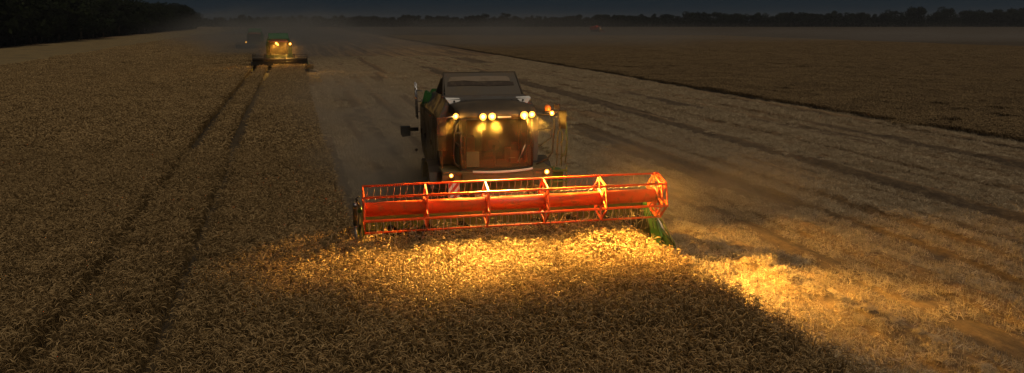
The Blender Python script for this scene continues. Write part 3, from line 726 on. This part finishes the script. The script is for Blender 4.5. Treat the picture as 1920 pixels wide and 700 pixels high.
def scatter(name, label, cat, protos, pts, rot, scl, pick):
    c = bpy.data.collections.new(name+'_kinds')
    for i, o in enumerate(protos): o.name = '%s_%02d' % (name, i); c.objects.link(o)
    me = bpy.data.meshes.new(name); me.vertices.add(len(pts)); me.vertices.foreach_set('co', pts.astype(np.float32).ravel())
    for an, ty, dat, key in (('rot','FLOAT_VECTOR',rot,'vector'),('scl','FLOAT_VECTOR',scl,'vector'),('pick','INT',pick,'value')):
        a = me.attributes.new(an, ty, 'POINT'); a.data.foreach_set(key, dat.astype(np.int32 if ty == 'INT' else np.float32).ravel())
    o = link(name, me)
    ng = bpy.data.node_groups.new(name+'_nodes', 'GeometryNodeTree')
    ng.interface.new_socket('Geometry', in_out='INPUT', socket_type='NodeSocketGeometry'); ng.interface.new_socket('Geometry', in_out='OUTPUT', socket_type='NodeSocketGeometry')
    N = ng.nodes.new; gi = N('NodeGroupInput'); go = N('NodeGroupOutput'); ip = N('GeometryNodeInstanceOnPoints'); ci = N('GeometryNodeCollectionInfo')
    ci.inputs['Collection'].default_value = c; ci.inputs['Separate Children'].default_value = True; ci.inputs['Reset Children'].default_value = True
    ip.inputs['Pick Instance'].default_value = True
    def na(nm, ty):
        k = N('GeometryNodeInputNamedAttribute'); k.data_type = ty; k.inputs['Name'].default_value = nm; return k.outputs['Attribute']
    L = ng.links.new; L(gi.outputs[0], ip.inputs['Points']); L(ci.outputs[0], ip.inputs['Instance'])
    L(na('pick','INT'), ip.inputs['Instance Index']); L(na('rot','FLOAT_VECTOR'), ip.inputs['Rotation']); L(na('scl','FLOAT_VECTOR'), ip.inputs['Scale'])
    L(ip.outputs[0], go.inputs[0]); md = o.modifiers.new('patches', 'NODES'); md.node_group = ng
    return tag(o, label, cat, kind='stuff')
def in_view(X, Y, marg=1.5, z=.8):
    pt = math.atan(312/1500); Z = z-CAMZ; d = Y*math.cos(pt)-Z*math.sin(pt); up = Y*math.sin(pt)+Z*math.cos(pt)
    ok = d > 3; d = np.maximum(d, 3)
    return ok & (np.abs(X)*1500 < 960*d+marg*1500) & (up*1500 > -350*d-marg*1500)
def grid(step, u0, u1, v0, v1, dmin, dmax, jit=.12):
    u, v = np.meshgrid(np.arange(u0, u1, step), np.arange(v0, v1, step)); u = u.ravel(); v = v.ravel()
    u = u+(rng.random(len(u))-.5)*step*jit; v = v+(rng.random(len(u))-.5)*step*jit; X, Y = W(u, v)
    k = in_view(X, Y) & (Y >= dmin) & (Y < dmax); return u[k], v[k], X[k], Y[k]
PI2 = math.pi/2
def place(X, Y, u, v, z, npro, zs, lean=0., sq=1., free=False):
    n = len(X); rz = TH + rng.integers(0, 4, n)*PI2 + rng.normal(0, .03, n)
    if free: rz = TH + rng.integers(0, 2, n)*math.pi + rng.normal(0, .03, n)
    rot = np.stack([rng.normal(0, lean, n), rng.normal(0, lean, n), rz], -1)
    return np.stack([X, Y, z+0*X], -1), rot, np.stack([zs*0+sq, zs*0+sq, zs], -1), rng.integers(0, npro, n)
def tram(u, v):                                  # two wheel tracks pressed into the crop
    wob = (vnoise(v*.12, v*0, 9)-.5)*.16
    return np.minimum(np.abs(u-(-2.42+wob)), np.abs(u-(-4.22+wob)))
def crop_height(u, v): return .88+.28*(fbm(u*.22, v*.16, 3, 21)-.45)+.24*(fbm(u*1.3, v*1.3, 3, 31)-.45)
def strips(step, v0, v1, dmin, dmax, gap):
    """wheat patches laid in three strips whose edges are the wheel tracks and the cut edge"""
    us = []
    for a_, b_ in ((-30.8, -4.22-gap), (-4.22+gap, -2.42-gap), (-2.42+gap, UR-.12+gap*0)):
        n = max(1, round((b_-a_)/step)); us += list(a_+(np.arange(n)+.5)*(b_-a_)/n)
    u, v = np.meshgrid(np.array(us), np.arange(v0, v1, step)); u = u.ravel(); v = v.ravel()
    u = u+(rng.random(len(u))-.5)*.05*step; v = v+(rng.random(len(v))-.5)*step*.4
    u = u+(vnoise(v*.12, v*0, 9)-.5)*.16
    k = is_wheat(u, v, .05); u, v = u[k], v[k]; X, Y = W(u, v); k = in_view(X, Y) & (Y >= dmin) & (Y < dmax); return u[k], v[k], X[k], Y[k]
# near
u, v, X, Y = strips(.42, 2, 40, 0, 32, .20)
pr = [wheat_patch('p', .43, 80, True, 1.06) for _ in range(12)]
zs = crop_height(u, v)
scatter('wheat', 'tall ripe wheat with nodding ears standing in front of the nearest combine', 'wheat', pr, *place(X, Y, u, v, 0, 12, zs, .05))
# trampled wheat inside the wheel tracks
u, v, X, Y = grid(.40, -5, -1.5, 2, 90, 0, 80, .5); k = is_wheat(u, v) & (tram(u, v) <= .10); u, v, X, Y = u[k], v[k], X[k], Y[k]
pr = [wheat_patch('p', .4, 16, True, 1.1) for _ in range(4)]
scatter('trampled_wheat', 'low thin wheat left in the two dark wheel tracks', 'wheat', pr, *place(X, Y, u, v, 0, 4, .14+.16*rng.random(len(u)), .22))
# middle
u, v, X, Y = strips(.8, 20, 110, 32, 92, .33)
pr = [wheat_patch('p', .85, 150, False, 1.5) for _ in range(7)]
scatter('wheat_middle_field', 'ripe wheat standing in the middle distance at the left', 'wheat', pr, *place(X, Y, u, v, 0, 7, crop_height(u, v)*1.02, .03))
# the uncut field on the right and everything far
u, v, X, Y = grid(2., -33, 33, 8, 330, 0, 300, .3); k = is_wheat(u, v, .2) & (Y > 92) & (tram(u, v) > .95); u, v, X, Y = u[k], v[k], X[k], Y[k]
pr = [wheat_patch('p', 2.15, 560, False, 2.6) for _ in range(5)]
scatter('wheat_far_field', 'far ripe wheat at the left stretching back towards the wood', 'wheat', pr, *place(X, Y, u, v, 0, 5, crop_height(u, v), .015))
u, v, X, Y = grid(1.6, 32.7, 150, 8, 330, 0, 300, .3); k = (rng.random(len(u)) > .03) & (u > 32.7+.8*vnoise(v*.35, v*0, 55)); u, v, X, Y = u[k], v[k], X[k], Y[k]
pr = [wheat_patch('p', 1.75, 520, False, 2.1, 'dark_crop') for _ in range(5)]
scatter('dark_crop', 'darker low crop beyond the stubble, right side of the field', 'crop', pr, *place(X, Y, u, v, 0, 5, .42*crop_height(u, v)*(.8+.5*fbm(u*.5, v*.12, 3, 41)), .015))
# stubble
u, v, X, Y = grid(.5, -11, 34, 4, 60, 0, 46, .3); k = ~is_wheat(u, v, -.05) & (rut(u, v) < .35+.4*rng.random(len(u))); u, v, X, Y = u[k], v[k], X[k], Y[k]
k = ~((np.abs(X*np.cos(R(12.8))+(Y-19.47)*np.sin(R(12.8))) < 3.7) & (np.abs(Y-19.7+X*-.22) < .9)); u, v, X, Y = u[k], v[k], X[k], Y[k]
z = hgt(u, v); lush = np.clip((z-.02)*5, 0, 1)
pr = [stubble_patch('p', .53, 62, 125) for _ in range(6)]
scatter('stubble', 'short cut stubble with loose chopped straw beside and behind the nearest combine', 'stubble', pr, *place(X, Y, u, v, z, 6, .75+.15*lush+.25*rng.random(len(u)), .10, 1., True))
u, v, X, Y = grid(.95, -11, 34, 30, 170, 46, 130, .3); k = ~is_wheat(u, v) & (rut(u, v) < .4+.4*rng.random(len(u))); u, v, X, Y = u[k], v[k], X[k], Y[k]
pr = [stubble_patch('p', 1.0, 120, 170, 2.0) for _ in range(5)]
scatter('stubble_far', 'short stubble running back in long rows behind the combines', 'stubble', pr, *place(X, Y, u, v, hgt(u, v), 5, .8+.4*rng.random(len(u)), .03, 1., True))
# straw heaps of the windrow beside the header
nh = 380; vv = rng.uniform(6, 46, nh); wob = (fbm(0*vv+3, vv*.18, 3, 5)-.45)*1.1; uu = 10.7+wob+rng.normal(0,.17,nh)
far_r = rng.random(nh) < .2; uu = np.where(far_r, rng.choice([14.,17.,20.8], nh)+wob*.6+rng.normal(0,.3,nh), uu)
X, Y = W(uu, vv); k = in_view(X, Y, 1, 0); X, Y, uu, vv = X[k], Y[k], uu[k], vv[k]
pr = [stubble_patch('p', .5, 4, 330) for _ in range(4)]
for o in pr:
    me = o.data; c = np.empty(len(me.vertices)*3, np.float32); me.vertices.foreach_get('co', c); c = c.reshape(-1,3); r = np.linalg.norm(c[:,:2], axis=1)/.3
    c[:,2] += .07*np.exp(-r**2*1.6)*(1+.3*np.sin(c[:,0]*22)); c[:,2] *= np.where(r > 1.1, .3, 1); me.vertices.foreach_set('co', c.ravel()); me.update()
s_ = rng.uniform(.22, .52, len(X)); p_, r_, _, pk = place(X, Y, uu, vv, hgt(uu, vv)-.01, 4, s_, .12)
scatter('straw_windrow', 'lumpy windrow of straw lying on the stubble beside the header', 'straw', pr, p_, r_, np.stack([s_*1.1, s_*1.1, s_], -1), pk)

# bits of straw caught on the header
m = 420; c = np.stack([rng.uniform(-3.65,3.65,m), rng.uniform(-.50,.55,m), rng.uniform(.62,.98,m)], -1); c[:,2] -= .2*np.clip(c[:,1],0,1)
top = rng.random(m) < .12; c[top,2] = rng.uniform(1.50,1.56,top.sum()); c[top,1] = rng.uniform(-.06,.06,top.sum())
ph = rng.random(m)*6.283; el_ = rng.normal(0,.6,m)*np.where(top,.15,1); L_ = rng.uniform(.08,.26,m)*np.where(top,.5,1); d = np.stack([np.cos(ph)*np.cos(el_), np.sin(ph)*np.cos(el_)*np.where(top,.3,1), np.sin(el_)], -1)
v_, f_ = ribbons(np.stack([c-d*L_[:,None]/2, c+np.array([0,0,.01]), c+d*L_[:,None]/2], 1), np.full((m,3), .0045), np.stack([-np.sin(ph), np.cos(ph), .4+0*ph], -1))
o = link('loose_straw', npmesh('loose_straw', v_, f_, np.repeat(np.clip(rng.normal(.5,.2,m),0,1), 6)), 'stubble'); o.location = main.location; o.rotation_euler = main.rotation_euler
tag(o, 'bits of straw caught on the reel bars and lying across the header', 'straw', kind='stuff')

# ------------------------------------------------------------------ trees
def make_crown(h, w, n, seed, leaf=.42):
    r = np.random.default_rng(seed); nb = 13
    bc = np.stack([r.normal(0,.26,nb)*w, r.normal(0,.26,nb)*w, r.uniform(.30,.88,nb)*h], -1)
    br = r.uniform(.16,.30,nb)*w*(1.15-.5*np.abs(bc[:,2]/h-.55))
    q = r.integers(0, nb, n); d = r.normal(0,1,(n,3)); d /= np.linalg.norm(d,axis=1,keepdims=True); rad = br[q]*r.uniform(.55,1.08,n)
    c = bc[q]+d*rad[:,None]*np.array([1,1,.85]); a = r.normal(0,1,(n,3)); a /= np.linalg.norm(a,axis=1,keepdims=True); b = np.cross(a, d+.01); b /= np.linalg.norm(b,axis=1,keepdims=True)+1e-6
    s = r.uniform(.6,1.4,n)[:,None]*leaf
    V_ = np.stack([c-a*s, c-b*s*.6, c+a*s, c+b*s*.6], 1).reshape(-1,3); F_ = np.arange(n*4).reshape(-1,4)
    t = np.repeat(np.clip(r.normal(.45,.2,n)+.1*(r.random(nb)[q]-.5), 0, 1), 4)
    me = npmesh('crown', V_, F_, t); me.materials.append(M['leaf']); return me
def make_trunk(h, seed):
    r = random.Random(seed); g = G(); g.tube([(0,0,-.1),(.1,0,h*.25),(.05,.1,h*.55),(.1,.1,h*.8)], [h*.026,h*.02,h*.013,h*.004], 8)
    for k in range(7):
        a = r.random()*6.28; z = h*r.uniform(.2,.55); L_ = h*r.uniform(.15,.28)
        g.tube([(.07,.03,z),(math.cos(a)*L_*.5,math.sin(a)*L_*.5,z+L_*.35),(math.cos(a)*L_,math.sin(a)*L_,z+L_*.8)], [h*.010,h*.007,h*.002], 5)
    o = g.build('trunk', 'bark'); me = o.data; bpy.data.objects.remove(o); return me
kinds = [(make_crown(h, w, 2600, 50+i), make_trunk(h, i), h) for i, (h, w) in enumerate([(13,9.5),(11,10),(14.5,9),(10,9.5),(12.5,11)])]
def tree(X, Y, h, label, group, i):
    cr, tk, h0 = kinds[i]; o = bpy.data.objects.new('tree', None); COL.objects.link(o); s = h/h0; o.location = (X, Y, 0); o.scale = (s*random.uniform(.9,1.25), s*random.uniform(.9,1.25), s); o.rotation_euler.z = random.uniform(0, 6.28)
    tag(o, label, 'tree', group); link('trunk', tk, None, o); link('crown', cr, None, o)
vv_ = 60.
while vv_ < 560:
    for row in (0, 1):
        u_ = -62.5-row*6.5+random.uniform(-1.6,1.6); x, y = W(u_, vv_+random.uniform(-1.5,1.5)+row*2.5)
        hh = random.uniform(10.5,14.0)+(1.2 if row else 0)
        if in_view(np.array([x]), np.array([y]), 7)[0]: tree(x, y, hh, 'one of the dark trees at the edge of the wood on the left', 'dark trees edging the wood on the left', random.randrange(5))
    vv_ += 6.2 if vv_ < 300 else 9.5
nf = 0; x = -400.
while x < 500:
    t = max(0, (x+200)/700); hb = 9.2+6.6*max(0, t-.22)**1.1*1.25
    y = 715+random.uniform(-8,8); hh = hb*random.uniform(.82,1.12)
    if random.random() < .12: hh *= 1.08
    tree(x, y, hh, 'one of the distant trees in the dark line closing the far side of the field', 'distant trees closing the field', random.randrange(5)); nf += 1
    x += random.uniform(4.6, 7.0) if x > -200 else random.uniform(7, 11)
# undergrowth filling the feet of both woods
def scrub(name, label, pts, n, hs, ds, seed):
    r = np.random.default_rng(seed); q = r.random(n)*(len(pts)-1); i = q.astype(int); f = (q-i)[:,None]; P_ = np.array(pts); c = P_[i]*(1-f)+P_[i+1]*f
    d = P_[-1]-P_[0]; d = d/np.linalg.norm(d); nrm = np.array([-d[1], d[0]])
    c = c + nrm[None]*(r.random(n)*ds)[:,None]; z = r.random(n)*hs*(.7+.3*np.sin(c[:,0]*.35)*np.sin(c[:,1]*.21+c[:,0]*.13))
    c = np.stack([c[:,0], c[:,1], z], -1); a = r.normal(0,1,(n,3)); a /= np.linalg.norm(a,axis=1,keepdims=True); b = np.cross(a, r.normal(0,1,(n,3))); b /= np.linalg.norm(b,axis=1,keepdims=True)
    s = r.uniform(.5,1.2,n)[:,None]*hs*.12; V_ = np.stack([c-a*s, c-b*s*.7, c+a*s, c+b*s*.7], 1).reshape(-1,3)
    me = npmesh(name, V_, np.arange(n*4).reshape(-1,4), np.repeat(np.clip(r.normal(.4,.2,n),0,1),4))
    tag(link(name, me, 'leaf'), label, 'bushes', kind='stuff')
scrub('wood_undergrowth', 'dense dark undergrowth and inner wood behind the left tree edge', [W(-62, v_) for v_ in (60, 600)], 60000, 8.5, 16, 1)
scrub('far_undergrowth', 'dense dark undergrowth at the foot of the distant treeline', [(-460, 708), (520, 708)], 42000, 8.0, -12 if False else 14, 2)

# ------------------------------------------------------------------ air: haze and dust
def vol(name, dens, col, falloff=True, nsc=2.2, anis=.3, lo=.38, hi=.72):
    m = bpy.data.materials.new(name); m.use_nodes = True; nt = m.node_tree; nt.nodes.clear(); N = nt.nodes.new; L = nt.links.new
    o = N('ShaderNodeOutputMaterial'); pv = N('ShaderNodeVolumePrincipled'); pv.inputs['Color'].default_value = (*col,1); pv.inputs['Anisotropy'].default_value = anis
    pv.inputs['Density'].default_value = dens; L(pv.outputs[0], o.inputs['Volume'])
    if falloff:
        tc = N('ShaderNodeTexCoord'); ln = N('ShaderNodeVectorMath'); ln.operation = 'LENGTH'; L(tc.outputs['Object'], ln.inputs[0])
        mr = N('ShaderNodeMapRange'); mr.interpolation_type = 'SMOOTHSTEP'; mr.inputs['From Min'].default_value = 1.; mr.inputs['From Max'].default_value = .15; mr.inputs['To Min'].default_value = 0; mr.inputs['To Max'].default_value = 1
        L(ln.outputs['Value'], mr.inputs['Value'])
        n = N('ShaderNodeTexNoise'); n.inputs['Scale'].default_value = nsc; n.inputs['Detail'].default_value = 2; L(tc.outputs['Object'], n.inputs['Vector'])
        m2 = N('ShaderNodeMapRange'); m2.inputs['From Min'].default_value = lo; m2.inputs['From Max'].default_value = hi; m2.inputs['To Min'].default_value = .08; L(n.outputs['Fac'], m2.inputs['Value'])
        a = N('ShaderNodeMath'); a.operation = 'MULTIPLY'; L(mr.outputs[0], a.inputs[0]); L(m2.outputs[0], a.inputs[1])
        b = N('ShaderNodeMath'); b.operation = 'MULTIPLY'; L(a.outputs[0], b.inputs[0]); b.inputs[1].default_value = dens; L(b.outputs[0], pv.inputs['Density'])
    return m
def dust(label, c, r, dens, rz=0, col=(.75,.62,.48), nsc=2.2):
    g = G(); n = 14
    bmesh.ops.create_icosphere(g.bm, subdivisions=3, radius=1.0); o = g.build('dust_cloud', vol('dust', dens, col, nsc=nsc)); o.location = c; o.scale = r; o.rotation_euler.z = rz
    return tag(o, label, 'dust', kind='stuff')
g = G(); g.box((0, 1500, 11.5), (4200, 3400, 25)); hz = g.build('haze', vol('haze', .00022, (.62,.66,.72), False)); tag(hz, 'thin evening haze lying over the whole field', 'haze', kind='stuff')
dust('dust hanging round the cab front and lamps of the nearest combine', (-.35, 21.15, 3.2), (2.1, .8, .8), .06, R(13), (.85,.72,.45), 1.5)
dust('golden lit dust boiling up between the header and the cab', (.0, 20.6, 1.2), (2.0, 1.0, .95), .22, R(13), (.80,.66,.36))
dust('long grey dust drift left of the cut strip behind the nearest combine', (-9.5, 46, .8), (6.5, 22, 2.8), .11, R(15), (.84,.74,.60))
dust('lit dust drifting before the cab of the second combine', (-26.2, 91.4, 2.3), (3.4, 2.2, 2.2), .06, R(16), (.75,.60,.36))
dust('dust blowing out to the right of the nearest combine', (5.0, 25.0, .9), (5.5, 8.5, 2.2), .17, R(15))
dust('dust rolling off the left wheels of the nearest combine', (-4.4, 27.0, .7), (3.4, 8.5, 2.0), .5, R(15), (.86,.74,.58))
dust('low dust over the stubble right of the header', (9.5, 17.0, .2), (5.5, 8.0, 1.2), .015, R(15))
dust('thick dust trail behind the second combine', (-35, 126, 3.0), (20, 25, 6.5), .12, R(15), (.66,.64,.60))
dust('broad dust drifting over the field behind the second combine', (-12, 190, 1.5), (70, 85, 9), .022, R(8), (.66,.62,.57))
dust('thin band of dust drifting low across the far right field', (95, 230, 1.0), (120, 50, 5), .022, R(-4), (.66,.60,.55))
dust('grey dust drifting out to the wood at the left', (-64, 200, 1.5), (30, 70, 8), .04, R(20), (.66,.64,.60))

# ------------------------------------------------------------------ dusk light, camera
w = bpy.data.worlds.new('World'); S.world = w; w.use_nodes = True; nt = w.node_tree
sky = nt.nodes.new('ShaderNodeTexSky'); sky.sky_type = 'NISHITA'; sky.sun_disc = False
SUN_EL, SUN_AZ = R(-2), R(205)
sky.sun_elevation = SUN_EL; sky.sun_rotation = SUN_AZ; sky.air_density = 1.2; sky.dust_density = .6; sky.ozone_density = 3.
tn = nt.nodes.new('ShaderNodeMix'); tn.data_type = 'RGBA'; tn.inputs[0].default_value = .75; tn.inputs['B'].default_value = (.13,.235,.33,1)
nt.links.new(sky.outputs[0], tn.inputs['A']); nt.links.new(tn.outputs['Result'], nt.nodes['Background'].inputs[0]); nt.nodes['Background'].inputs[1].default_value = .08
l = bpy.data.lights.new('dusk_sun', 'SUN'); l.energy = 1.38; l.angle = R(28); l.color = (1,.83,.63)
o = bpy.data.objects.new('dusk_sun', l); COL.objects.link(o)
el = R(52); az = R(140)
d = Vector((math.sin(az)*math.cos(el), math.cos(az)*math.cos(el), math.sin(el))); o.rotation_euler = d.to_track_quat('Z', 'Y').to_euler()
cam = bpy.data.cameras.new('camera'); cam.lens = 36*1500/1920; cam.sensor_width = 36; cam.clip_end = 9000; cam.clip_start = .3
co_ = bpy.data.objects.new('camera', cam); COL.objects.link(co_); co_.location = (0,0,CAMZ); co_.rotation_euler = (math.pi/2-math.atan(312/1500), 0, 0); S.camera = co_
S.view_settings.view_transform = 'Standard'; S.view_settings.look = 'None'; S.view_settings.gamma = 1; S.view_settings.exposure = 0
S.cycles.volume_bounces = 0; S.cycles.max_bounces = 5; S.cycles.volume_max_steps = 64; S.cycles.volume_step_rate = 3.; S.cycles.transparent_max_bounces = 12
